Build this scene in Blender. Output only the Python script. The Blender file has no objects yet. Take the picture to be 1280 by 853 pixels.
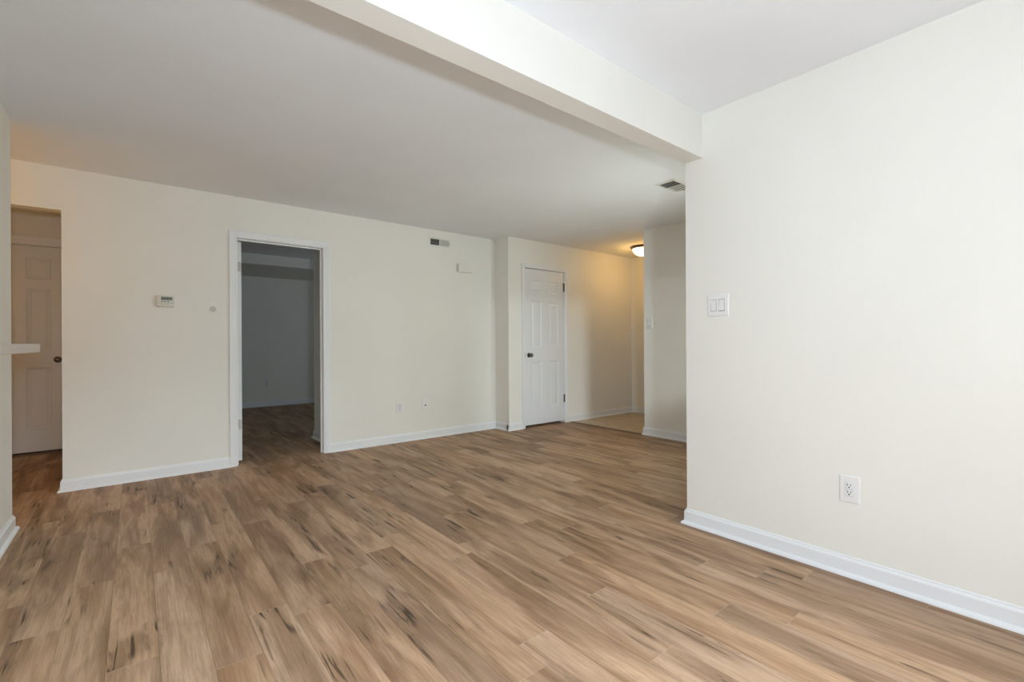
import bpy, bmesh, math
from mathutils import Vector, Matrix
sc = bpy.context.scene
COL = sc.collection

# ------------------------------------------------------------------ camera
H = 1.10
YAW = math.radians(38.8436)
ROLL = -0.0051
cam_d = bpy.data.cameras.new('camera')
cam_d.sensor_width = 36.0
cam_d.lens = 36.0 * 584.298 / 1280.0
cam_d.shift_y = 2.71 / 1280.0
cam_d.clip_start = 0.02
cam = bpy.data.objects.new('camera', cam_d)
COL.objects.link(cam)
Fv = Vector((math.sin(YAW), math.cos(YAW), 0))
Rv = Vector((math.cos(YAW), -math.sin(YAW), 0))
Uv = Vector((0, 0, 1))
rc, rs = math.cos(ROLL), math.sin(ROLL)
r_ = Rv * rc + Uv * rs
u_ = Uv * rc - Rv * rs
M = Matrix((r_, u_, -Fv)).transposed().to_4x4()
M.translation = Vector((0, 0, H))
cam.matrix_world = M
sc.camera = cam

# ------------------------------------------------------------------ exposure, sky, large lights
sc.view_settings.view_transform = 'Standard'
sc.view_settings.look = 'None'
sc.view_settings.gamma = 1.0
sc.view_settings.use_curve_mapping = False
sc.view_settings.exposure = 0.0

world = bpy.data.worlds.new('sky')
sc.world = world
world.use_nodes = True
wn = world.node_tree
bg = wn.nodes['Background']
bg.inputs['Color'].default_value = (0.80, 0.90, 1.0, 1)
bg.inputs['Strength'].default_value = 0.15


def area(name, loc, direction, sx, sy, power, color, spread=180):
    l = bpy.data.lights.new(name, 'AREA')
    l.shape = 'RECTANGLE'
    l.size, l.size_y = sx, sy
    l.energy = power
    l.color = color
    l.spread = math.radians(spread)
    o = bpy.data.objects.new(name, l)
    COL.objects.link(o)
    o.location = loc
    o.rotation_euler = Vector(direction).to_track_quat('-Z', 'Y').to_euler()
    return o


# daylight through the sliding glass door behind the camera
area('patio_daylight', (0.75, -1.95, 1.05), (0, 1, 0.0), 2.3, 2.0, 3.0, (1.0, 0.98, 0.92))
# open sky above the patio, slanting down through the glass
area('patio_sky', (1.65, -4.2, 3.5), (-0.27, 0.80, -0.60), 3.0, 2.6, 1830, (0.86, 0.93, 1.0))
# fill light added for the far room, at an unseen window behind the right wall
area('corner_fill', (4.00, 1.30, 1.26), (-1.10, 1, -0.02), 1.5, 0.85, 25.0, (0.93, 1.0, 0.93), 135)
# the photographer's strobe just above the camera
area('strobe', (0.05, -0.50, 1.16), (Fv.x, Fv.y, 0.30), 0.10, 0.10, 46, (0.72, 0.84, 1.0))
# daylight of the bedroom window
area('bedroom_daylight', (4.45, 6.9, 1.35), (-1, 0.1, 0), 1.2, 1.1, 9.3, (0.80, 0.92, 1.0))


# ------------------------------------------------------------------ materials
class G:
    def __init__(s, name):
        s.m = bpy.data.materials.new(name)
        s.m.use_nodes = True
        s.t = s.m.node_tree
        s.b = s.t.nodes['Principled BSDF']

    def n(s, typ, **kw):
        nd = s.t.nodes.new(typ)
        for k, v in kw.items():
            setattr(nd, k, v)
        return nd

    def l(s, a, b):
        s.t.links.new(a, b)

    def put(s, sock, v):
        if isinstance(v, (int, float)):
            sock.default_value = v
        elif isinstance(v, (tuple, list)):
            sock.default_value = v
        else:
            s.l(v, sock)

    def math(s, op, a, b=0.0, c=None):
        nd = s.n('ShaderNodeMath', operation=op)
        s.put(nd.inputs[0], a)
        s.put(nd.inputs[1], b)
        if c is not None:
            s.put(nd.inputs[2], c)
        return nd.outputs[0]

    def vec(s, x, y, z=0.0):
        nd = s.n('ShaderNodeCombineXYZ')
        s.put(nd.inputs[0], x)
        s.put(nd.inputs[1], y)
        s.put(nd.inputs[2], z)
        return nd.outputs[0]

    def noise(s, v, scale=1.0, detail=3.0, rough=0.5, dist=0.0):
        nd = s.n('ShaderNodeTexNoise')
        s.put(nd.inputs['Vector'], v)
        nd.inputs['Scale'].default_value = scale
        nd.inputs['Detail'].default_value = detail
        nd.inputs['Roughness'].default_value = rough
        nd.inputs['Distortion'].default_value = dist
        return nd.outputs['Fac']

    def sstep(s, v, lo, hi, a=0.0, b=1.0):
        nd = s.n('ShaderNodeMapRange', interpolation_type='SMOOTHSTEP')
        s.put(nd.inputs[0], v)
        nd.inputs[1].default_value = lo
        nd.inputs[2].default_value = hi
        nd.inputs[3].default_value = a
        nd.inputs[4].default_value = b
        return nd.outputs[0]

    def mix(s, f, a, b, mode='MIX'):
        nd = s.n('ShaderNodeMix', data_type='RGBA', blend_type=mode)
        s.put(nd.inputs[0], f)
        for i, v in ((6, a), (7, b)):
            s.put(nd.inputs[i], (*v, 1) if isinstance(v, tuple) and len(v) == 3 else v)
        return nd.outputs[2]

    def pos(s):
        g = s.n('ShaderNodeNewGeometry')
        x = s.n('ShaderNodeSeparateXYZ')
        s.l(g.outputs['Position'], x.inputs[0])
        return g.outputs['Position'], x.outputs[0], x.outputs[1], x.outputs[2]

    def bump(s, h, strength, dist):
        nd = s.n('ShaderNodeBump')
        nd.inputs['Strength'].default_value = strength
        nd.inputs['Distance'].default_value = dist
        s.l(h, nd.inputs['Height'])
        s.l(nd.outputs['Normal'], s.b.inputs['Normal'])

    def out(s, col, rough=0.5, spec=0.5, metal=0.0):
        s.put(s.b.inputs['Base Color'], (*col, 1) if isinstance(col, tuple) else col)
        s.put(s.b.inputs['Roughness'], rough)
        s.put(s.b.inputs['Specular IOR Level'], spec)
        s.b.inputs['Metallic'].default_value = metal
        return s.m


def paint(name, col, rough=0.55, tex=0.0015, scale=260, spec=0.3):
    g = G(name)
    p, x, y, z = g.pos()
    big = g.noise(p, 1.7, 2)
    c = g.mix(g.sstep(big, 0.3, 0.7), col, tuple(v * 0.975 for v in col))
    if tex:
        g.bump(g.noise(p, scale, 2), 0.25, tex)
    return g.out(c, rough, spec)


WALL = paint('cream_wall_paint', (0.85, 0.838, 0.775))
CEIL = paint('white_ceiling_paint', (0.875, 0.895, 0.915), 0.8, 0.003, 160, 0.15)
TRIM = paint('white_gloss_trim', (0.84, 0.855, 0.865), 0.32, 0.0, spec=0.5)
DOORW = paint('white_door_enamel', (0.79, 0.81, 0.82), 0.35, 0.0004, 420, 0.45)


def plain(name, col, rough=0.4, spec=0.5, metal=0.0, var=0.04):
    g = G(name)
    p, *_ = g.pos()
    c = g.mix(g.noise(p, 35, 2), tuple(v * (1 - var) for v in col), tuple(min(1, v * (1 + var)) for v in col))
    return g.out(c, rough, spec, metal)


PLASTIC = plain('white_plastic', (0.84, 0.84, 0.82), 0.3)
PLASTIC2 = plain('white_plastic_insert', (0.72, 0.73, 0.76), 0.3)
IVORY = plain('ivory_plastic', (0.70, 0.68, 0.58), 0.4)
BLACK = plain('black_slot', (0.012, 0.012, 0.012), 0.6)
DUCTSHADE = plain('duct_shade_dark', (0.03, 0.03, 0.025), 0.8, 0.2)
LCD = plain('grey_green_display', (0.17, 0.19, 0.14), 0.25)
DARKBTN = plain('dark_buttons', (0.06, 0.065, 0.05), 0.5)
PEWTER = plain('dark_pewter', (0.16, 0.14, 0.12), 0.33, 0.5, 0.85)
NICKEL = plain('dull_nickel', (0.45, 0.43, 0.40), 0.35, 0.5, 0.85)
BRONZE = plain('brown_bronze', (0.16, 0.11, 0.07), 0.4, 0.5, 0.6)
VENTW = plain('white_vent_metal', (0.78, 0.78, 0.74), 0.4)
VENTM = plain('satin_grey_vent_metal', (0.46, 0.46, 0.42), 0.45)
VENTG = plain('galvanised_grey', (0.33, 0.34, 0.32), 0.45)
GAPSHADE = plain('gap_shade_grey', (0.22, 0.22, 0.215), 0.6)
SPOT = plain('grey_wall_disc', (0.58, 0.575, 0.53), 0.6)
BROWNSTRIP = plain('brown_strip', (0.16, 0.105, 0.065), 0.45)


def laminate():
    g = G('speckled_laminate')
    p, *_ = g.pos()
    a = g.noise(p, 420, 2)
    c = g.mix(g.sstep(a, 0.42, 0.6), (0.44, 0.37, 0.31), (0.56, 0.50, 0.43))
    return g.out(c, 0.35, 0.5)


LAMINATE = laminate()


def glass():
    g = G('window_glass')
    tr = g.n('ShaderNodeBsdfTransparent')
    tr.inputs[0].default_value = (0.97, 0.985, 0.98, 1)
    gl = g.n('ShaderNodeBsdfGlossy')
    gl.inputs['Roughness'].default_value = 0.02
    mx = g.n('ShaderNodeMixShader')
    mx.inputs[0].default_value = 0.05
    g.l(tr.outputs[0], mx.inputs[1])
    g.l(gl.outputs[0], mx.inputs[2])
    g.l(mx.outputs[0], g.t.nodes['Material Output'].inputs[0])
    return g.m


GLASS = glass()


def lampglass():
    g = G('lit_frosted_glass')
    p, x, y, z = g.pos()
    g.b.inputs['Emission Color'].default_value = (1.0, 0.84, 0.60, 1)
    g.b.inputs['Emission Strength'].default_value = 2.6
    return g.out((0.9, 0.87, 0.8), 0.3)


LAMPGLASS = lampglass()

PW, PL, PX = 0.1455, 1.22, 0.353


def planks():
    g = G('oak_plank_vinyl')
    p, x, y, z = g.pos()
    rx = g.math('DIVIDE', g.math('SUBTRACT', x, PX), PW)
    row = g.math('FLOOR', rx)
    fx = g.math('FRACT', rx)
    w1 = g.n('ShaderNodeTexWhiteNoise', noise_dimensions='1D')
    g.l(row, w1.inputs['W'])
    ry = g.math('ADD', g.math('DIVIDE', y, PL), g.math('MULTIPLY', w1.outputs['Value'], 9.0))
    colm = g.math('FLOOR', ry)
    fy = g.math('FRACT', ry)
    w2 = g.n('ShaderNodeTexWhiteNoise', noise_dimensions='2D')
    g.l(g.vec(row, colm), w2.inputs['Vector'])
    idc = g.n('ShaderNodeSeparateColor')
    g.l(w2.outputs['Color'], idc.inputs[0])
    r1, r2, r3 = idc.outputs
    ox = g.math('MULTIPLY', r1, 37.0)
    oy = g.math('MULTIPLY', r2, 53.0)
    gx = g.math('ADD', x, ox)
    gy = g.math('ADD', y, oy)

    def gr(sx, sy, detail, dist=0.0, rough=0.5):
        return g.noise(g.vec(g.math('MULTIPLY', gx, sx), g.math('MULTIPLY', gy, sy), r3), 1.0, detail, rough, dist)

    broad = gr(8.5, 0.85, 3, 0.9)
    mid = gr(21, 1.7, 4, 1.1, 0.55)
    fine = gr(150, 6.0, 3, 0.4)
    fibre = gr(380, 22.0, 2)
    c = g.mix(g.sstep(broad, 0.40, 0.66), (0.515, 0.340, 0.214), (0.330, 0.198, 0.113))
    c = g.mix(g.math('MULTIPLY', g.sstep(mid, 0.52, 0.74), 0.50), c, (0.235, 0.138, 0.078))
    c = g.mix(g.math('MULTIPLY', g.sstep(mid, 0.50, 0.30), 0.45), c, (0.55, 0.385, 0.262))
    # figured heart of the board: contour grain inside brown patches
    heart = g.sstep(gr(6.6, 0.95, 3, 0.9), 0.50, 0.64)
    cn = gr(9.0, 0.75, 2, 0.6)
    ring = g.math('ABSOLUTE', g.math('SINE', g.math('MULTIPLY', cn, 70.0)))
    c = g.mix(g.math('MULTIPLY', heart, 0.58), c, (0.205, 0.118, 0.065))
    c = g.mix(g.math('MULTIPLY', g.math('MULTIPLY', g.sstep(ring, 0.35, 0.0), g.math('ADD', g.math('MULTIPLY', heart, 0.7), 0.3)), 0.38), c, (0.15, 0.088, 0.050))
    # fine fibre
    c = g.mix(g.math('MULTIPLY', g.sstep(fine, 0.42, 0.66), 0.30), c, (0.20, 0.122, 0.072))
    c = g.mix(g.math('MULTIPLY', g.sstep(fibre, 0.45, 0.7), 0.14), c, (0.18, 0.11, 0.065))
    # dark splits
    mask = g.math('MAXIMUM', g.math('MULTIPLY', heart, g.sstep(gr(7.0, 2.6, 2), 0.46, 0.58)), g.sstep(gr(5.0, 1.6, 2), 0.585, 0.68))
    split = g.sstep(gr(46, 2.3, 3, 0.9, 0.6), 0.535, 0.62)
    c = g.mix(g.math('MULTIPLY', g.math('MULTIPLY', mask, split), 0.90), c, (0.050, 0.030, 0.017))
    soft = g.math('MULTIPLY', g.sstep(gr(9, 2.4, 3, 0.9), 0.54, 0.70), g.math('ADD', g.math('MULTIPLY', mask, 0.6), 0.4))
    c = g.mix(g.math('MULTIPLY', soft, 0.50), c, (0.115, 0.066, 0.036))
    # knots
    vo = g.n('ShaderNodeTexVoronoi', feature='F1')
    vo.inputs['Scale'].default_value = 1.0
    nz = g.noise(g.vec(g.math('MULTIPLY', gx, 60), g.math('MULTIPLY', gy, 22)), 1.0, 2)
    g.l(g.vec(g.math('ADD', g.math('MULTIPLY', gx, 6.5), g.math('MULTIPLY', nz, 0.22)),
              g.math('ADD', g.math('MULTIPLY', gy, 1.9), g.math('MULTIPLY', nz, 0.12)), 0.0), vo.inputs['Vector'])
    vc = g.n('ShaderNodeSeparateColor')
    g.l(vo.outputs['Color'], vc.inputs[0])
    has = g.math('GREATER_THAN', vc.outputs[0], 0.60)
    knot = g.math('MULTIPLY', g.sstep(vo.outputs['Distance'], 0.085, 0.03), has)
    halo = g.math('MULTIPLY', g.sstep(vo.outputs['Distance'], 0.30, 0.04), has)
    c = g.mix(g.math('MULTIPLY', halo, 0.35), c, (0.17, 0.100, 0.057))
    c = g.mix(g.math('MULTIPLY', knot, 0.85), c, (0.06, 0.037, 0.022))
    # plank to plank tone
    tone = g.n('ShaderNodeHueSaturation')
    g.l(c, tone.inputs['Color'])
    g.l(g.math('ADD', g.math('MULTIPLY', r3, 0.20), 0.90), tone.inputs['Value'])
    g.l(g.math('ADD', g.math('MULTIPLY', r1, 0.10), 0.95), tone.inputs['Saturation'])
    c = tone.outputs[0]
    # seams
    ex = g.math('MULTIPLY', g.math('MINIMUM', fx, g.math('SUBTRACT', 1.0, fx)), PW)
    ey = g.math('MULTIPLY', g.math('MINIMUM', fy, g.math('SUBTRACT', 1.0, fy)), PL)
    sx = g.sstep(ex, 0.0018, 0.0006)
    sy = g.sstep(ey, 0.0020, 0.0008)
    c = g.mix(g.math('MULTIPLY', sx, 0.40), c, (0.12, 0.075, 0.045))
    c = g.mix(g.math('MULTIPLY', sy, 0.35), c, (0.52, 0.40, 0.30))
    seam = g.math('MAXIMUM', sx, sy)
    hgt = g.math('SUBTRACT', g.math('MULTIPLY', fine, 0.25), seam)
    g.bump(hgt, 0.35, 0.0012)
    return g.out(c, g.math('ADD', g.math('MULTIPLY', fine, 0.12), 0.46), 0.22)


FLOOR = planks()


def tiles():
    g = G('tan_floor_tile')
    p, x, y, z = g.pos()
    T = 0.305
    fx = g.math('FRACT', g.math('DIVIDE', g.math('ADD', x, 0.07), T))
    fy = g.math('FRACT', g.math('DIVIDE', g.math('ADD', y, 0.03), T))
    ex = g.math('MINIMUM', fx, g.math('SUBTRACT', 1.0, fx))
    ey = g.math('MINIMUM', fy, g.math('SUBTRACT', 1.0, fy))
    gro = g.sstep(g.math('MINIMUM', ex, ey), 0.014, 0.008)
    a = g.noise(p, 9, 4)
    c = g.mix(g.sstep(a, 0.3, 0.7), (0.46, 0.36, 0.24), (0.56, 0.46, 0.32))
    c = g.mix(gro, c, (0.36, 0.28, 0.19))
    g.bump(g.math('SUBTRACT', 1.0, gro), 0.4, 0.001)
    return g.out(c, 0.4, 0.4)


TILE = tiles()


# ------------------------------------------------------------------ mesh helpers
class MB:
    def __init__(s):
        s.bm = bmesh.new()

    def box(s, x0, x1, y0, y1, z0, z1, bevel=0.0, seg=2):
        vs = [s.bm.verts.new((x, y, z)) for z in (z0, z1) for y in (y0, y1) for x in (x0, x1)]
        fs = [(0, 2, 3, 1), (4, 5, 7, 6), (0, 1, 5, 4), (2, 6, 7, 3), (0, 4, 6, 2), (1, 3, 7, 5)]
        faces = [s.bm.faces.new([vs[i] for i in f]) for f in fs]
        if bevel:
            es = list({e for f in faces for e in f.edges})
            bmesh.ops.bevel(s.bm, geom=es, offset=bevel, segments=seg, affect='EDGES', profile=0.6)
        return s

    def quad(s, *pts):
        s.bm.faces.new([s.bm.verts.new(p) for p in pts])
        return s

    def sweep(s, prof, path, frame):
        """prof: closed list of (a,b); path: list of points; frame(i)->(A,B) vectors."""
        rings = []
        for i, p in enumerate(path):
            A, B = frame(i)
            rings.append([s.bm.verts.new(Vector(p) + A * a + B * b) for a, b in prof])
        n = len(prof)
        for r0, r1 in zip(rings, rings[1:]):
            for k in range(n):
                s.bm.faces.new((r0[k], r0[(k + 1) % n], r1[(k + 1) % n], r1[k]))
        s.bm.faces.new(rings[0][::-1])
        s.bm.faces.new(rings[-1])
        return s

    def lathe(s, prof, origin, axis, seg=32, cap=True):
        """prof: (radius, distance along axis)"""
        ax = Vector(axis).normalized()
        t = Vector((0, 0, 1)) if abs(ax.z) < 0.9 else Vector((1, 0, 0))
        u = ax.cross(t).normalized()
        v = ax.cross(u)
        o = Vector(origin)
        rings = []
        for r, d in prof:
            if r < 1e-6:
                rings.append([s.bm.verts.new(o + ax * d)])
            else:
                rings.append([s.bm.verts.new(o + ax * d + (u * math.cos(2 * math.pi * k / seg) + v * math.sin(2 * math.pi * k / seg)) * r) for k in range(seg)])
        for a, b in zip(rings, rings[1:]):
            for k in range(seg):
                k2 = (k + 1) % seg
                if len(a) == 1 and len(b) == 1:
                    continue
                if len(a) == 1:
                    s.bm.faces.new((a[0], b[k2], b[k]))
                elif len(b) == 1:
                    s.bm.faces.new((a[k], a[k2], b[0]))
                else:
                    s.bm.faces.new((a[k], a[k2], b[k2], b[k]))
        if cap:
            for r in (rings[0], rings[-1]):
                if len(r) > 2:
                    s.bm.faces.new(r)
        return s

    def build(s, name, mat, parent=None, loc=(0, 0, 0), smooth=False):
        bmesh.ops.recalc_face_normals(s.bm, faces=s.bm.faces)
        me = bpy.data.meshes.new(name)
        s.bm.to_mesh(me)
        s.bm.free()
        me.materials.append(mat)
        if smooth:
            for p in me.polygons:
                p.use_smooth = True
            me.set_sharp_from_angle(angle=math.radians(38))
        o = bpy.data.objects.new(name, me)
        COL.objects.link(o)
        o.location = loc
        if parent is not None:
            o.parent = parent
        return o


def struct(name, mb, mat, **kw):
    o = mb.build(name, mat, **kw)
    o['kind'] = 'structure'
    return o


def empty(name, loc, rz=0.0):
    o = bpy.data.objects.new(name, None)
    o.empty_display_size = 0.05
    COL.objects.link(o)
    o.location = loc
    o.rotation_euler = (0, 0, math.radians(rz))
    return o


def tag(o, label, cat, group=None):
    o['label'] = label
    o['category'] = cat
    if group:
        o['group'] = group
    return o


def wall_y(x0, x1, y0, y1, z0, z1, holes=()):
    """wall slab running along X, with rectangular holes (xa, xb, za, zb), as one mesh"""
    return slab(x0, x1, z0, z1, holes, lambda m, a, b, c, d: m.box(a, b, y0, y1, c, d))


def wall_x(x0, x1, y0, y1, z0, z1, holes=()):
    return slab(y0, y1, z0, z1, holes, lambda m, a, b, c, d: m.box(x0, x1, a, b, c, d))


def slab(u0, u1, z0, z1, holes, put):
    m = MB()
    us = sorted({u0, u1, *[h[0] for h in holes], *[h[1] for h in holes]})
    for a, b in zip(us, us[1:]):
        if a < u0 - 1e-6 or b > u1 + 1e-6:
            continue
        hs = sorted([(h[2], h[3]) for h in holes if h[0] <= a + 1e-6 and h[1] >= b - 1e-6])
        z = z0
        for h0, h1 in hs:
            if h0 > z + 1e-6:
                put(m, a, b, z, h0)
            z = h1
        if z < z1 - 1e-6:
            put(m, a, b, z, z1)
    return m


# ------------------------------------------------------------------ room shell
XR, YB, YC, XC, XP, XL, HC = 2.605, 4.859, 4.585, 3.638, 4.731, -0.575, 2.44
YE = 1.548            # far end of the right wall and of the beam
YL = 4.03             # far end of the left wall
YR = -1.70            # rear wall
T = 0.114
YBED, YHALL, XF = 9.20, 6.69, 6.13

struct('floor', MB().box(-3.2, XP, YR - T, YBED + T, -0.08, 0.0), FLOOR)
struct('floor.001', MB().box(XP, XF + T, YE - T, YC + T, -0.08, -0.001), TILE)
struct('ceiling', MB().box(-3.2, XF + T, YR - T, YBED + T, HC, HC + 0.1), CEIL)

DR = (0.719, 1.470, 2.067)        # bedroom doorway: clear left, right, head
CL = (3.908, 4.620, 2.075)        # closet door opening
HD = (-1.275, -0.560, 2.110)      # hall door opening
J = 0.018                         # jamb thickness

struct('wall_right', wall_x(XR, XR + T, YR, YE, 0, HC), WALL)
struct('wall_entry', wall_y(XR + T, XF + T, YE - T, YE, 0, HC, [(3.15, 4.65, 0.85, 2.05)]), WALL)  # opening made for the added fill window
struct('wall_back', wall_y(-2.0, XC + T, YB, YB + T, 0, HC,
       [(-2.0, -0.432, 0, 2.118), (DR[0] - J, DR[1] + J, 0, DR[2] + J)]), WALL)
struct('wall_closet_side', wall_x(XC, XC + T, YC + T, YB, 0, HC), WALL)
struct('wall_closet', wall_y(XC, XF + T, YC, YC + T, 0, HC, [(CL[0] - J, CL[1] + J, 0, CL[2] + J)]), WALL)
struct('wall_closet_rear', wall_y(XC + T, XF, YB + T, YB + 2 * T, 0, HC), WALL)
struct('wall_foyer', wall_x(XF, XF + T, YE, YC, 0, HC), WALL)
struct('wall_partition', wall_x(XP, XP + T, YE, 3.36, 0, HC), WALL)
struct('wall_left', wall_x(XL - T, XL, YR, YL, 0, HC, [(1.06, 1.98, 1.08, 2.10)]), WALL)
struct('wall_kitchen', wall_y(-2.0, XL - T, YL - T, YL, 0, HC), WALL)
struct('wall_kitchen_side', wall_x(-3.2, -3.09, YR, YL, 0, HC), WALL)
struct('wall_kitchen_end', wall_y(-3.09, -2.0, YL - T, YL, 0, HC), WALL)
struct('wall_rear', wall_y(-3.2, XR + T, YR - T, YR, 0, HC, [(-0.25, 1.75, 0.04, 2.06)]), WALL)
struct('wall_hall_left', wall_x(-2.0 - T, -2.0, YL, YHALL, 0, HC), WALL)
struct('wall_hall_right', wall_x(-0.432, -0.432 + T, YB + T, YHALL, 0, HC), WALL)
struct('wall_hall_end', wall_y(-2.0 - T, -0.432 + T, YHALL, YHALL + T, 0, HC, [(HD[0] - J, HD[1] + J, 0, HD[2] + J)]), WALL)
struct('wall_hall_outside', wall_y(-2.0 - T, -0.432 + T, YHALL + 0.5, YHALL + 0.5 + T, 0, HC), WALL)
struct('wall_bedroom_left', wall_x(-0.432, -0.432 + T, YHALL + 0.5 + T, YBED, 0, HC), WALL)
struct('wall_bedroom_back', wall_y(-0.432, 4.40, YBED, YBED + T, 0, HC), WALL)
struct('wall_bedroom_right', wall_x(4.20, 4.20 + T, 5.74, YBED, 0, HC, [(6.35, 7.65, 0.90, 2.00)]), WALL)
struct('wall_bedroom_return', wall_x(1.632, 1.632 + T, YB + T, 5.74, 0, HC), WALL)
struct('wall_bedroom_closet', wall_y(1.632 + T, 4.40, 5.74 - T, 5.74, 0, HC), WALL)

# dropped beam between the two rooms, and the bulkhead in the bedroom
struct('trim_1', MB().box(XL, XR, 1.437, YE, 2.185, HC), WALL)
struct('trim_2', MB().box(-0.318, 4.20, 7.75, YBED, 2.29, HC), WALL)
# strip where planks meet tile
struct('trim_3', MB().box(XP - 0.035, XP + 0.012, 3.372, YC - 0.03, 0.0, 0.006, 0.002), BROWNSTRIP)

# baseboards ---------------------------------------------------------------
BASE = [(0, 0), (0.028, 0), (0.0275, 0.006), (0.024, 0.013), (0.018, 0.018), (0.0125, 0.020), (0.0125, 0.072),
        (0.0105, 0.078), (0.0065, 0.083), (0.0055, 0.090), (0.0, 0.093)]


def baseboard(name, path):
    """path in plan, room on the LEFT of the direction of travel"""
    pts = [Vector((x, y, 0)) for x, y in path]
    nor = []
    for a, b in zip(pts, pts[1:]):
        d = (b - a).normalized()
        nor.append(Vector((-d.y, d.x, 0)))

    def frame(i):
        if i == 0:
            return nor[0], Uv
        if i == len(pts) - 1:
            return nor[-1], Uv
        n = nor[i - 1] + nor[i]
        n.normalize()
        return n / max(0.2, n.dot(nor[i])), Uv
    return struct(name, MB().sweep(BASE, pts, frame), TRIM)


CW = 0.062
baseboard('baseboard_right', [(XR, YR), (XR, YE), (XP, YE)])
baseboard('baseboard_left', [(-2.0, YL), (XL, YL), (XL, YR)])
baseboard('baseboard_back', [(DR[0] - CW, YB), (-0.432, YB), (-0.432, YHALL)])
baseboard('baseboard_back.001', [(XC, YC), (XC, YB), (DR[1] + CW, YB)])
baseboard('baseboard_closet', [(CL[0] - 0.050, YC), (XC, YC), (XC, YC + 0.03)])
baseboard('baseboard_foyer', [(XF, YE), (XF, YC), (CL[1] + 0.056, YC)])
baseboard('baseboard_partition', [(XP, YE), (XP, 3.36), (XP + T, 3.36), (XP + T, YE)])
baseboard('baseboard_bedroom', [(4.20, YBED), (-0.318, YBED)])
baseboard('baseboard_bedroom.001', [(1.632, YB + T), (1.632, 5.74), (4.2, 5.74)])

# ------------------------------------------------------------------ doors
CAS = lambda w: [(0, 0), (0, -0.007), (0.006, -0.010), (w * 0.30, -0.0105), (w * 0.42, -0.013), (w * 0.80, -0.0165), (w * 0.95, -0.0165), (w, -0.012), (w, 0)]


def u_path(x0, x1, zt, y):
    pts = [(x0, y, 0), (x0, y, zt), (x1, y, zt), (x1, y, 0)]
    outs = [Vector((-1, 0, 0)), Vector((-1, 0, 1)), Vector((1, 0, 1)), Vector((1, 0, 0))]
    return pts, (lambda i: (outs[i], Vector((0, 1, 0))))


def door_trim(parent, x0, x1, zt, y, w, both=True, reveal=0.004, stop_y=0.045):
    pts, fr = u_path(x0 - reveal, x1 + reveal, zt + reveal, y)
    MB().sweep(CAS(w), pts, fr).build('door_casing', TRIM, parent)
    if both:
        pts, fr = u_path(x0 - reveal, x1 + reveal, zt + reveal, y + T)
        MB().sweep([(a, -b) for a, b in CAS(w)], pts, fr).build('door_casing', TRIM, parent)
    pts, fr = u_path(x0, x1, zt, y)
    MB().sweep([(0, 0), (J, 0), (J, T), (0, T)], pts, fr).build('door_jamb', TRIM, parent)
    pts, fr = u_path(x0, x1, zt, y + stop_y)
    MB().sweep([(0, 0), (-0.011, 0.002), (-0.011, 0.032), (0, 0.034)], pts, fr).build('door_stop', TRIM, parent)


def six_panel(w, z0, z1, th, zs, xs):
    """door slab, local x 0..w, y 0..th, raised panels both faces. zs: list of (z0,z1); xs: list of (x0,x1)"""
    m = MB()
    X = sorted({0, w, *[v for p in xs for v in p]})
    Z = sorted({z0, z1, *[v for p in zs for v in p]})
    for side in (0, 1):
        Y = lambda d: d if side == 0 else th - d
        for xa, xb in zip(X, X[1:]):
            for za, zb in zip(Z, Z[1:]):
                if (xa, xb) in xs and (za, zb) in zs:
                    prev = None
                    for ins, d in ((0, 0), (0.004, 0.004), (0.016, 0.0085), (0.022, 0.0085), (0.042, 0.0025)):
                        ring = [(xa + ins, Y(d), za + ins), (xb - ins, Y(d), za + ins), (xb - ins, Y(d), zb - ins), (xa + ins, Y(d), zb - ins)]
                        if prev:
                            for k in range(4):
                                k2 = (k + 1) % 4
                                m.quad(prev[k], prev[k2], ring[k2], ring[k])
                        prev = ring
                    m.quad(*prev)
                else:
                    m.quad((xa, Y(0), za), (xb, Y(0), za), (xb, Y(0), zb), (xa, Y(0), zb))
    m.quad((0, 0, z0), (0, th, z0), (0, th, z1), (0, 0, z1))
    m.quad((w, 0, z0), (w, th, z0), (w, th, z1), (w, 0, z1))
    m.quad((0, 0, z0), (w, 0, z0), (w, th, z0), (0, th, z0))
    m.quad((0, 0, z1), (w, 0, z1), (w, th, z1), (0, th, z1))
    bmesh.ops.remove_doubles(m.bm, verts=m.bm.verts, dist=1e-5)
    return m


def knob(parent, x, y, z, d, mat):
    k = MB().lathe([(0.0, 0.066), (0.012, 0.0655), (0.021, 0.062), (0.0265, 0.055), (0.0275, 0.048), (0.024, 0.039), (0.015, 0.031),
                    (0.0105, 0.024), (0.0105, 0.010), (0.021, 0.008), (0.030, 0.005), (0.0315, 0.0)],
                   (x, y, z), (0, d, 0), 28).build('door_knob', mat, parent, smooth=True)
    return k


def hinge(parent, x, y, z, mat, h=0.089, leaf=0.016, tip=False):
    m = MB()
    for k in range(5):
        a = z - h / 2 + h * k / 5
        m.lathe([(0.0, a + 0.0006), (0.0058, a + 0.0006), (0.0064, a + 0.0016), (0.0064, a + h / 5 - 0.0016), (0.0058, a + h / 5 - 0.0006), (0.0, a + h / 5 - 0.0006)], (x, y, 0), (0, 0, 1), 14, cap=False)
    m.lathe([(0, z + h / 2 + 0.006), (0.0045, z + h / 2 + 0.005), (0.005, z + h / 2), (0.003, z + h / 2 - 0.002)], (x, y, 0), (0, 0, 1), 14)
    m.box(x - leaf, x + leaf * 0.5, y + 0.004, y + 0.0065, z - h / 2, z + h / 2)
    if tip:
        m.box(x - 0.030, x + 0.012, y - 0.006, y + 0.003, z + h / 2 - 0.004, z + h / 2 + 0.008, 0.002)
    return m.build('hinge', mat, parent, smooth=True)


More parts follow.
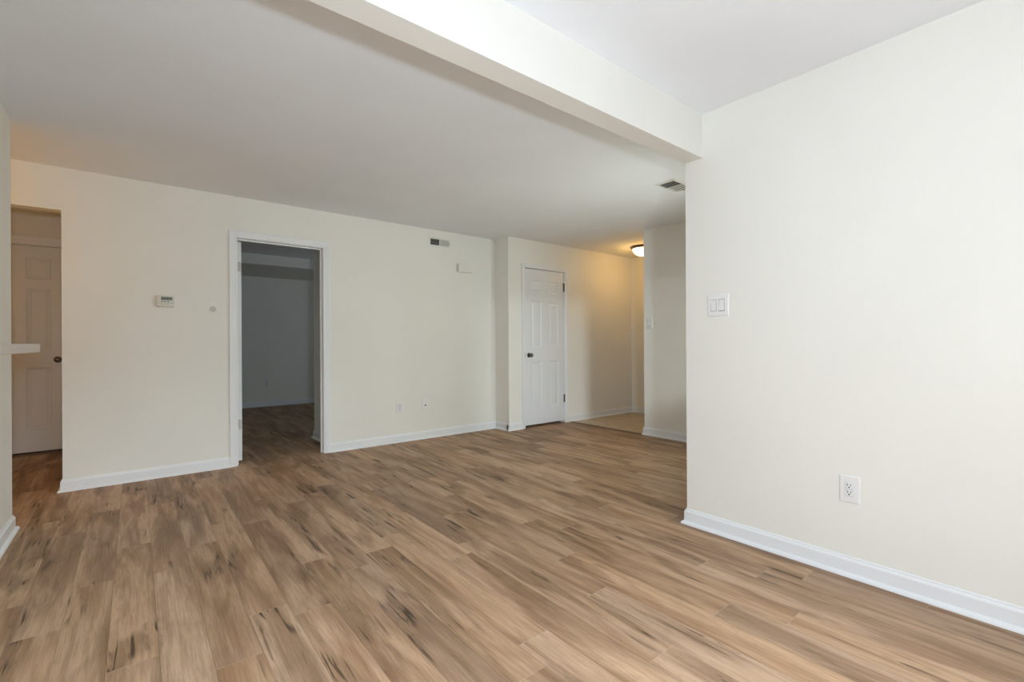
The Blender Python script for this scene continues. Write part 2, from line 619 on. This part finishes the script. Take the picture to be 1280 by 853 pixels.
# bedroom doorway: open slab, only its hinge edge shows
d1 = empty('door_1', (0, 0, 0))
d1['kind'] = 'structure'
door_trim(d1, DR[0], DR[1], DR[2], YB, CW, True, 0.003, 0.044)
dw = DR[1] - DR[0] - 0.006
P3X = lambda w: [(0.108, w / 2 - 0.065), (w / 2 + 0.065, w - 0.108)]
P3Z = [(0.240, 0.855), (1.055, 1.645), (1.765, 1.925)]
sl = six_panel(dw, 0.020, DR[2] - 0.010, 0.035, P3Z, P3X(dw))
bmesh.ops.rotate(sl.bm, verts=sl.bm.verts, cent=(0, 0, 0), matrix=Matrix.Rotation(math.radians(90.5), 3, 'Z'))
bmesh.ops.translate(sl.bm, verts=sl.bm.verts, vec=(0.772, 4.986, 0))
s1 = sl.build('door_slab', DOORW, d1)
for zz in (0.358, 1.827):
    MB().box(0.728, 0.768, 4.9835, 4.986, zz - 0.045, zz + 0.045).lathe([(0.0065, zz - 0.045), (0.0065, zz + 0.045)], (0.729, 4.980, 0), (0, 0, 1), 14).build('hinge', NICKEL, d1, smooth=True)
MB().box(DR[1] - 0.0022, DR[1] + 0.001, YB + 0.080, YB + 0.108, 0.915, 0.975).box(DR[1] - 0.0026, DR[1], YB + 0.088, YB + 0.100, 0.932, 0.958).build('strike_plate', NICKEL, d1)
sl_k = MB().lathe([(0.0, 0.064), (0.020, 0.060), (0.027, 0.050), (0.022, 0.037), (0.0105, 0.024), (0.0105, 0.008), (0.030, 0.005), (0.031, 0.0)], (0.772, 5.66, 0.945), (1, 0, 0), 24).build('door_knob', PEWTER, d1, smooth=True)

# closet door
d2 = empty('door_2', (0, 0, 0))
d2['kind'] = 'structure'
door_trim(d2, CL[0], CL[1], CL[2], YC, 0.052, False, 0.003, 0.040)
cw = CL[1] - CL[0] - 0.006
six_panel(cw, 0.032, CL[2] - 0.009, 0.035, P3Z, P3X(cw)).build('door_slab', DOORW, d2, (CL[0] + 0.003, YC + 0.003, 0))
knob(d2, 3.976, YC + 0.003, 0.943, -1, PEWTER)
MB().box(CL[0] + 0.001, CL[0] + 0.009, YC + 0.0, YC + 0.0035, 0.915, 0.972).build('latch_plate', PEWTER, d2)
hinge(d2, CL[1] - 0.001, YC - 0.006, 1.860, PEWTER, 0.105, 0.016, True)
hinge(d2, CL[1] - 0.001, YC - 0.006, 0.336, PEWTER, 0.105, 0.016)

# hall door
d3 = empty('door_3', (0, 0, 0))
d3['kind'] = 'structure'
door_trim(d3, HD[0], HD[1], HD[2], YHALL, 0.085, False, 0.005, 0.040)
hw = HD[1] - HD[0] - 0.006
six_panel(hw, 0.030, HD[2] - 0.004, 0.035, [(0.255, 0.875), (1.065, 1.672), (1.770, 1.985)], P3X(hw)).build('door_slab', DOORW, d3, (HD[0] + 0.003, YHALL + 0.003, 0))
knob(d3, -0.625, YHALL + 0.003, 0.955, -1, PEWTER)
MB().box(HD[0], HD[1], YHALL - 0.03, YHALL + 0.06, 0.0, 0.016, 0.004).build('threshold', BROWNSTRIP, d3)

# sliding glass door in the rear wall, bedroom window
w1 = empty('window_1', (0, 0, 0))
w1['kind'] = 'structure'


def sash(m, a0, a1, z0, z1, wd, put):
    put(m, a0, a0 + wd, z0, z1)
    put(m, a1 - wd, a1, z0, z1)
    put(m, a0 + wd, a1 - wd, z0, z0 + wd)
    put(m, a0 + wd, a1 - wd, z1 - wd, z1)
    return m


sash(MB(), -0.25, 1.75, 0.04, 2.06, 0.04, lambda m, a, b, c, d: m.box(a, b, YR - 0.11, YR - 0.005, c, d)).build('window_frame', TRIM, w1)
for a0, a1, y in ((-0.21, 0.78, YR - 0.045), (0.72, 1.71, YR - 0.085)):
    sash(MB(), a0, a1, 0.08, 2.02, 0.055, lambda m, a, b, c, d: m.box(a, b, y - 0.015, y + 0.015, c, d, 0.003)).build('sash', TRIM, w1)
    MB().box(a0 + 0.05, a1 - 0.05, y - 0.003, y + 0.003, 0.13, 1.97).build('pane', GLASS, w1)
w3 = empty('fill_window', (0, 0, 0))  # unseen window, added behind the right wall to carry the far-room fill
w3['kind'] = 'structure'
sash(MB(), 3.15, 4.65, 0.85, 2.05, 0.045, lambda m, a, b, c, d: m.box(a, b, YE - T, YE - 0.005, c, d)).build('window_frame', TRIM, w3)
MB().box(3.19, 4.61, YE - 0.06, YE - 0.054, 0.89, 2.01).build('pane', GLASS, w3)
MB().box(3.88, 3.92, YE - 0.075, YE - 0.04, 0.895, 2.005).build('sash', TRIM, w3)
w2 = empty('window_2', (0, 0, 0))
w2['kind'] = 'structure'
sash(MB(), 6.35, 7.65, 0.90, 2.00, 0.045, lambda m, a, b, c, d: m.box(4.205, 4.30, a, b, c, d)).build('window_frame', TRIM, w2)
MB().box(4.245, 4.251, 6.39, 7.61, 0.94, 1.96).build('pane', GLASS, w2)
MB().box(4.24, 4.27, 6.98, 7.02, 0.945, 1.955).build('sash', TRIM, w2)

# ------------------------------------------------------------------ kitchen bar top
bar = empty('bar_counter', (XL, 1.52, 1.08))
tag(bar, 'beige laminate bar counter jutting from the left wall at the photo edge', 'counter')
MB().box(0.001, 0.350, -0.47, 0.478, 0.0, 0.025, 0.003).build('counter_top', LAMINATE, bar)
for by in (-0.30, 0.27):
    MB().box(0.001, 0.26, by, by + 0.03, -0.03, -0.001).box(0.001, 0.03, by, by + 0.03, -0.24, -0.03).build('bracket', TRIM, bar)


# ------------------------------------------------------------------ wall plates (local: x along the wall, -y out of it, z up)
def plate_body(w, h, t=0.006):
    m = MB()
    prev = None
    for ins, y in ((0.0, 0.0), (0.0, -0.0022), (0.003, -t * 0.82), (0.006, -t)):
        ring = [(-w / 2 + ins, y, -h / 2 + ins), (w / 2 - ins, y, -h / 2 + ins), (w / 2 - ins, y, h / 2 - ins), (-w / 2 + ins, y, h / 2 - ins)]
        if prev:
            for k in range(4):
                m.quad(prev[k], prev[(k + 1) % 4], ring[(k + 1) % 4], ring[k])
        prev = ring
    m.quad(*prev)
    bmesh.ops.remove_doubles(m.bm, verts=m.bm.verts, dist=1e-6)
    return m


def screw(parent, x, z, t=0.006):
    return MB().lathe([(0.0032, -t + 0.001), (0.0032, -t - 0.0008), (0.002, -t - 0.0014), (0, -t - 0.0014)], (x, 0, z), (0, 1, 0), 14).build('screw', PLASTIC, parent, smooth=True)


def outlet(loc, rz, w, h, label, s=1.0, slots=True, vertical=True):
    o = empty('power_outlet', loc, rz)
    tag(o, label, 'outlet', 'wall outlets')
    plate_body(w, h).build('cover_plate', PLASTIC, o)
    b = MB().box(-0.0165 * s, 0.0165 * s, -0.0085, -0.004, -0.0335 * s, 0.0335 * s, 0.0012).build('receptacle_insert', PLASTIC2, o)
    for zc in (0.0165 * s, -0.0165 * s):
        f = MB().lathe([(0.0145 * s, 0.0), (0.0145 * s, 0.0012), (0.0138 * s, 0.0018), (0, 0.0018)], (0, -0.0085, zc), (0, -1, 0), 24).build('receptacle', PLASTIC, b, smooth=True)
        m = MB()
        m.box(-0.0080 * s, -0.0052 * s, -0.0108, -0.0098, zc, zc + 0.0095 * s)
        m.box(0.0052 * s, 0.0080 * s, -0.0108, -0.0098, zc + 0.001, zc + 0.0085 * s)
        m.lathe([(0.0032 * s, 0.0098), (0.0032 * s, 0.0108)], (0, 0, zc - 0.0062 * s), (0, -1, 0), 14)
        m.build('slots', BLACK, b)
    screw(o, 0, h / 2 - 0.012)
    screw(o, 0, -h / 2 + 0.012)
    return o


outlet((XR, 0.716, 0.407), -90, 0.083, 0.126, 'white duplex outlet low on the near right wall above the baseboard')
outlet((2.296, YB, 0.388), 0, 0.078, 0.126, 'white outlet low on the back wall, left of the cable outlet', 1.25)
outlet((1.815, YBED, 0.405), 0, 0.078, 0.120, 'outlet low on the dark bedroom wall seen through the open doorway', 1.25)

co = empty('cable_outlet', (2.615, YB, 0.398))
tag(co, 'white cable outlet plate with one dark round jack low on back wall', 'outlet', 'wall outlets')
plate_body(0.080, 0.134).build('cover_plate', PLASTIC, co)
MB().lathe([(0.0105, 0.0055), (0.0105, 0.008), (0.0078, 0.008), (0.0078, 0.0145), (0.0055, 0.0145), (0.0055, 0.009), (0, 0.009)], (0, 0, -0.012), (0, -1, 0), 6).build('coax_jack', PEWTER, co)
screw(co, 0, 0.042)
screw(co, 0, -0.052)


def rocker(parent, x, w, h, tilt, gap_mat=BLACK):
    fr = MB()
    sash(fr, x - w / 2 - 0.0050, x + w / 2 + 0.0050, -h / 2 - 0.0065, h / 2 + 0.0050, 0.0028, lambda m, a, b, c, d: m.box(a, b, -0.0082, -0.005, c, d, 0.0006, 1))
    f = fr.build('switch_frame', PLASTIC, parent)
    m = MB()
    t0, t1 = (0.0075, 0.0125) if tilt > 0 else (0.0125, 0.0075)
    a, b = x - w / 2, x + w / 2
    zt, zb, zm = h / 2, -h / 2, 0.0
    prof = [(-0.005, zb), (-t1, zb), (-0.0088, zm), (-t0, zt), (-0.005, zt)]
    m.bm.faces.new([m.bm.verts.new((a, y, z)) for y, z in prof])
    m.bm.faces.new([m.bm.verts.new((b, y, z)) for y, z in prof])
    for p, q in zip(prof, prof[1:]):
        m.quad((a, p[0], p[1]), (b, p[0], p[1]), (b, q[0], q[1]), (a, q[0], q[1]))
    bmesh.ops.remove_doubles(m.bm, verts=m.bm.verts, dist=1e-6)
    m.build('rocker', PLASTIC, f)
    MB().box(x - w / 2 - 0.0022, x + w / 2 + 0.0022, -0.0066, -0.0050, -h / 2 - (0.0042 if tilt > 0 else 0.0022), h / 2 + 0.0022).build('switch_gap_shade', GAPSHADE, f)  # dark backing in the gap, taller under the tilted rocker, for its shade
    return f


sw = empty('light_switch', (XR, 1.347, 1.312), -90)
tag(sw, 'white double rocker light switch on near right wall beside the opening', 'light switch', 'light switches')
plate_body(0.128, 0.128).build('cover_plate', PLASTIC, sw)
rocker(sw, -0.024, 0.031, 0.064, -1)
rocker(sw, 0.024, 0.031, 0.064, 1)
for x in (-0.024, 0.024):
    for z in (-0.048, 0.048):
        screw(sw, x, z)
sw2 = empty('light_switch', (XP, 3.276, 1.332), -90)
tag(sw2, 'white single light switch on the narrow far wall next to the foyer', 'light switch', 'light switches')
plate_body(0.080, 0.128).build('cover_plate', PLASTIC, sw2)
rocker(sw2, 0.0, 0.032, 0.066, 1)
screw(sw2, 0, 0.050)
screw(sw2, 0, -0.050)

# thermostat
th = empty('thermostat', (0.195, YB, 1.465))
tag(th, 'small beige thermostat with grey display and dark buttons, left of the doorway', 'thermostat')
MB().box(-0.060, 0.060, -0.028, 0.0, -0.047, 0.047, 0.006, 3).build('housing', IVORY, th, smooth=True)
dp = MB().box(-0.030, 0.046, -0.0295, -0.0275, 0.008, 0.034, 0.001).build('display', LCD, th)
m = MB()
for xc, segs in ((-0.021, 'abcdfg'), (-0.009, 'abcdefg'), (0.006, 'afgcd'), (0.018, 'abcdef'), (0.036, 'bcg')):
    S = {'a': (-0.0035, 0.0035, 0.029, 0.031), 'g': (-0.0035, 0.0035, 0.020, 0.022), 'd': (-0.0035, 0.0035, 0.011, 0.013),
         'f': (-0.0045, -0.0028, 0.021, 0.031), 'b': (0.0028, 0.0045, 0.021, 0.031), 'e': (-0.0045, -0.0028, 0.011, 0.021), 'c': (0.0028, 0.0045, 0.011, 0.021)}
    for sgm in segs:
        a, b, c_, d = S[sgm]
        m.box(xc + a, xc + b, -0.0300, -0.0294, c_, d)
m.build('display_segments', BLACK, dp)
for x in (-0.023, -0.003, 0.018):
    MB().box(x - 0.006, x + 0.006, -0.0305, -0.0275, -0.009, 0.000, 0.001).build('button', DARKBTN, th)
MB().box(-0.046, 0.050, -0.0288, -0.0275, -0.019, -0.0175).box(-0.030, -0.012, -0.0292, -0.0275, -0.031, -0.027).box(0.004, 0.020, -0.0292, -0.0275, -0.031, -0.027).build('cover_lines', VENTG, th)

# small round spot on the wall
wd = empty('wall_disc', (0.532, YB, 1.414))
tag(wd, 'small flat round grey disc on the wall between thermostat and doorway', 'wall disc')
MB().lathe([(0.026, 0.0), (0.026, 0.0010), (0.0245, 0.0018), (0.012, 0.0022), (0, 0.0022)], (0, 0, 0), (0, -1, 0), 32).build('disc', SPOT, wd, smooth=True)

# door chime
ch = empty('doorbell_chime', (3.160, YB, 2.024))
tag(ch, 'cream rectangular doorbell chime box high on the back wall below the vent', 'doorbell chime')
CH = paint('cream_chime_cover', (0.83, 0.82, 0.76), 0.5, 0.0)
MB().box(-0.098, 0.098, -0.010, 0.0, -0.048, 0.048).build('base', IVORY, ch)
MB().box(-0.103, 0.103, -0.048, -0.006, -0.052, 0.052, 0.006, 3).build('cover', CH, ch, smooth=True)


# vents: a flanged frame and two banks of louvres
def vent(o, w, h, right_mat, dark_open):
    """local frame: x along, z across, -y out of the surface"""
    fl = 0.020
    m = MB()
    rings = []
    for ins, y in ((0, 0.0), (0, -0.003), (fl * 0.75, -0.009), (fl, -0.009), (fl, -0.001)):
        rings.append([(-w / 2 + ins, y, -h / 2 + ins), (w / 2 - ins, y, -h / 2 + ins), (w / 2 - ins, y, h / 2 - ins), (-w / 2 + ins, y, h / 2 - ins)])
    for r0, r1 in zip(rings, rings[1:]):
        for k in range(4):
            m.quad(r0[k], r0[(k + 1) % 4], r1[(k + 1) % 4], r1[k])
    m.box(-0.005, 0.005, -0.009, -0.002, -h / 2 + fl, h / 2 - fl)
    bmesh.ops.remove_doubles(m.bm, verts=m.bm.verts, dist=1e-6)
    m.build('frame', VENTW, o)
    MB().box(-w / 2 + fl, w / 2 - fl, -0.0015, -0.0005, -h / 2 + fl, h / 2 - fl).build('duct_shade_sheet', DUCTSHADE, o)  # dark sheet behind the louvres, shade of the duct put into its colour
    ih = h - 2 * fl
    n = dark_open
    for side in (-1, 1):
        m = MB()
        x0, x1 = (-w / 2 + fl, -0.005) if side < 0 else (0.005, w / 2 - fl)
        for k in range(n):
            z = -ih / 2 + ih * (k + 0.5) / n
            if side < 0:
                a = ih / n * 0.13
                m.box(x0, x1, -0.0042, -0.0030, z - a, z + a)
            else:
                a = ih / n * 0.47
                q = [(-0.0030, z - a), (-0.0075, z + a), (-0.0068, z + a), (-0.0023, z - a)]
                for p, r in zip(q, q[1:] + q[:1]):
                    m.quad((x0, p[0], p[1]), (x1, p[0], p[1]), (x1, r[0], r[1]), (x0, r[0], r[1]))
        m.build('louvre_bank', VENTG if side < 0 else right_mat, o)  # left slats in darker grey, shaded look of that half put into colour
    m = MB().box(w / 2 - fl - 0.004, w / 2 - fl + 0.010, -0.016, -0.006, -0.005, 0.005, 0.002)
    m.build('damper_lever', VENTG, o)


wv = empty('air_vent', (2.815, YB, 2.297))
tag(wv, 'small white wall vent, half dark louvres, high on back wall above chime', 'air vent', 'air vents')
vent(wv, 0.290, 0.112, VENTM, 4)
cv = empty('air_vent', (3.592, 2.232, HC))
tag(cv, 'grey ceiling vent beside the end of the near right wall', 'air vent', 'air vents')
cv.rotation_euler = (math.radians(90), 0, 0)
vent(cv, 0.310, 0.190, VENTW, 6)

# ------------------------------------------------------------------ foyer ceiling light
cl = empty('ceiling_light', (5.52, 3.93, HC))
tag(cl, 'lit dome ceiling light with brown rim in the foyer, half hidden by wall', 'ceiling light')
MB().lathe([(0, 0), (0.150, 0), (0.163, -0.008), (0.166, -0.020), (0.160, -0.030), (0.148, -0.034), (0.140, -0.030), (0, -0.030)], (0, 0, 0), (0, 0, 1), 48, cap=False).build('rim', BRONZE, cl, smooth=True)
dome = [(0.142 * math.cos(a), -0.030 - 0.105 * math.sin(a)) for a in [math.radians(90 * k / 14) for k in range(15)]]
dome[-1] = (0, -0.135)
MB().lathe(dome, (0, 0, 0), (0, 0, 1), 48, cap=False).build('glass_dome', LAMPGLASS, cl, smooth=True)
MB().lathe([(0, -0.150), (0.006, -0.148), (0.008, -0.142), (0.005, -0.136), (0.009, -0.133), (0, -0.131)], (0, 0, 0), (0, 0, 1), 16, cap=False).build('finial', BRONZE, cl, smooth=True)
pl = bpy.data.lights.new('foyer_bulb', 'POINT')
pl.energy = 6.2
pl.color = (1.0, 0.54, 0.10)
pl.shadow_soft_size = 0.08
po = bpy.data.objects.new('foyer_bulb', pl)
COL.objects.link(po)
po.location = (5.52, 3.93, HC - 0.24)
# warm bulb in the hall, out of sight to the left
hl = bpy.data.lights.new('hall_bulb', 'POINT')
hl.energy = 7.6
hl.color = (1.0, 0.48, 0.08)
hl.shadow_soft_size = 0.08
ho = bpy.data.objects.new('hall_bulb', hl)
COL.objects.link(ho)
ho.location = (-1.55, 4.45, 1.75)
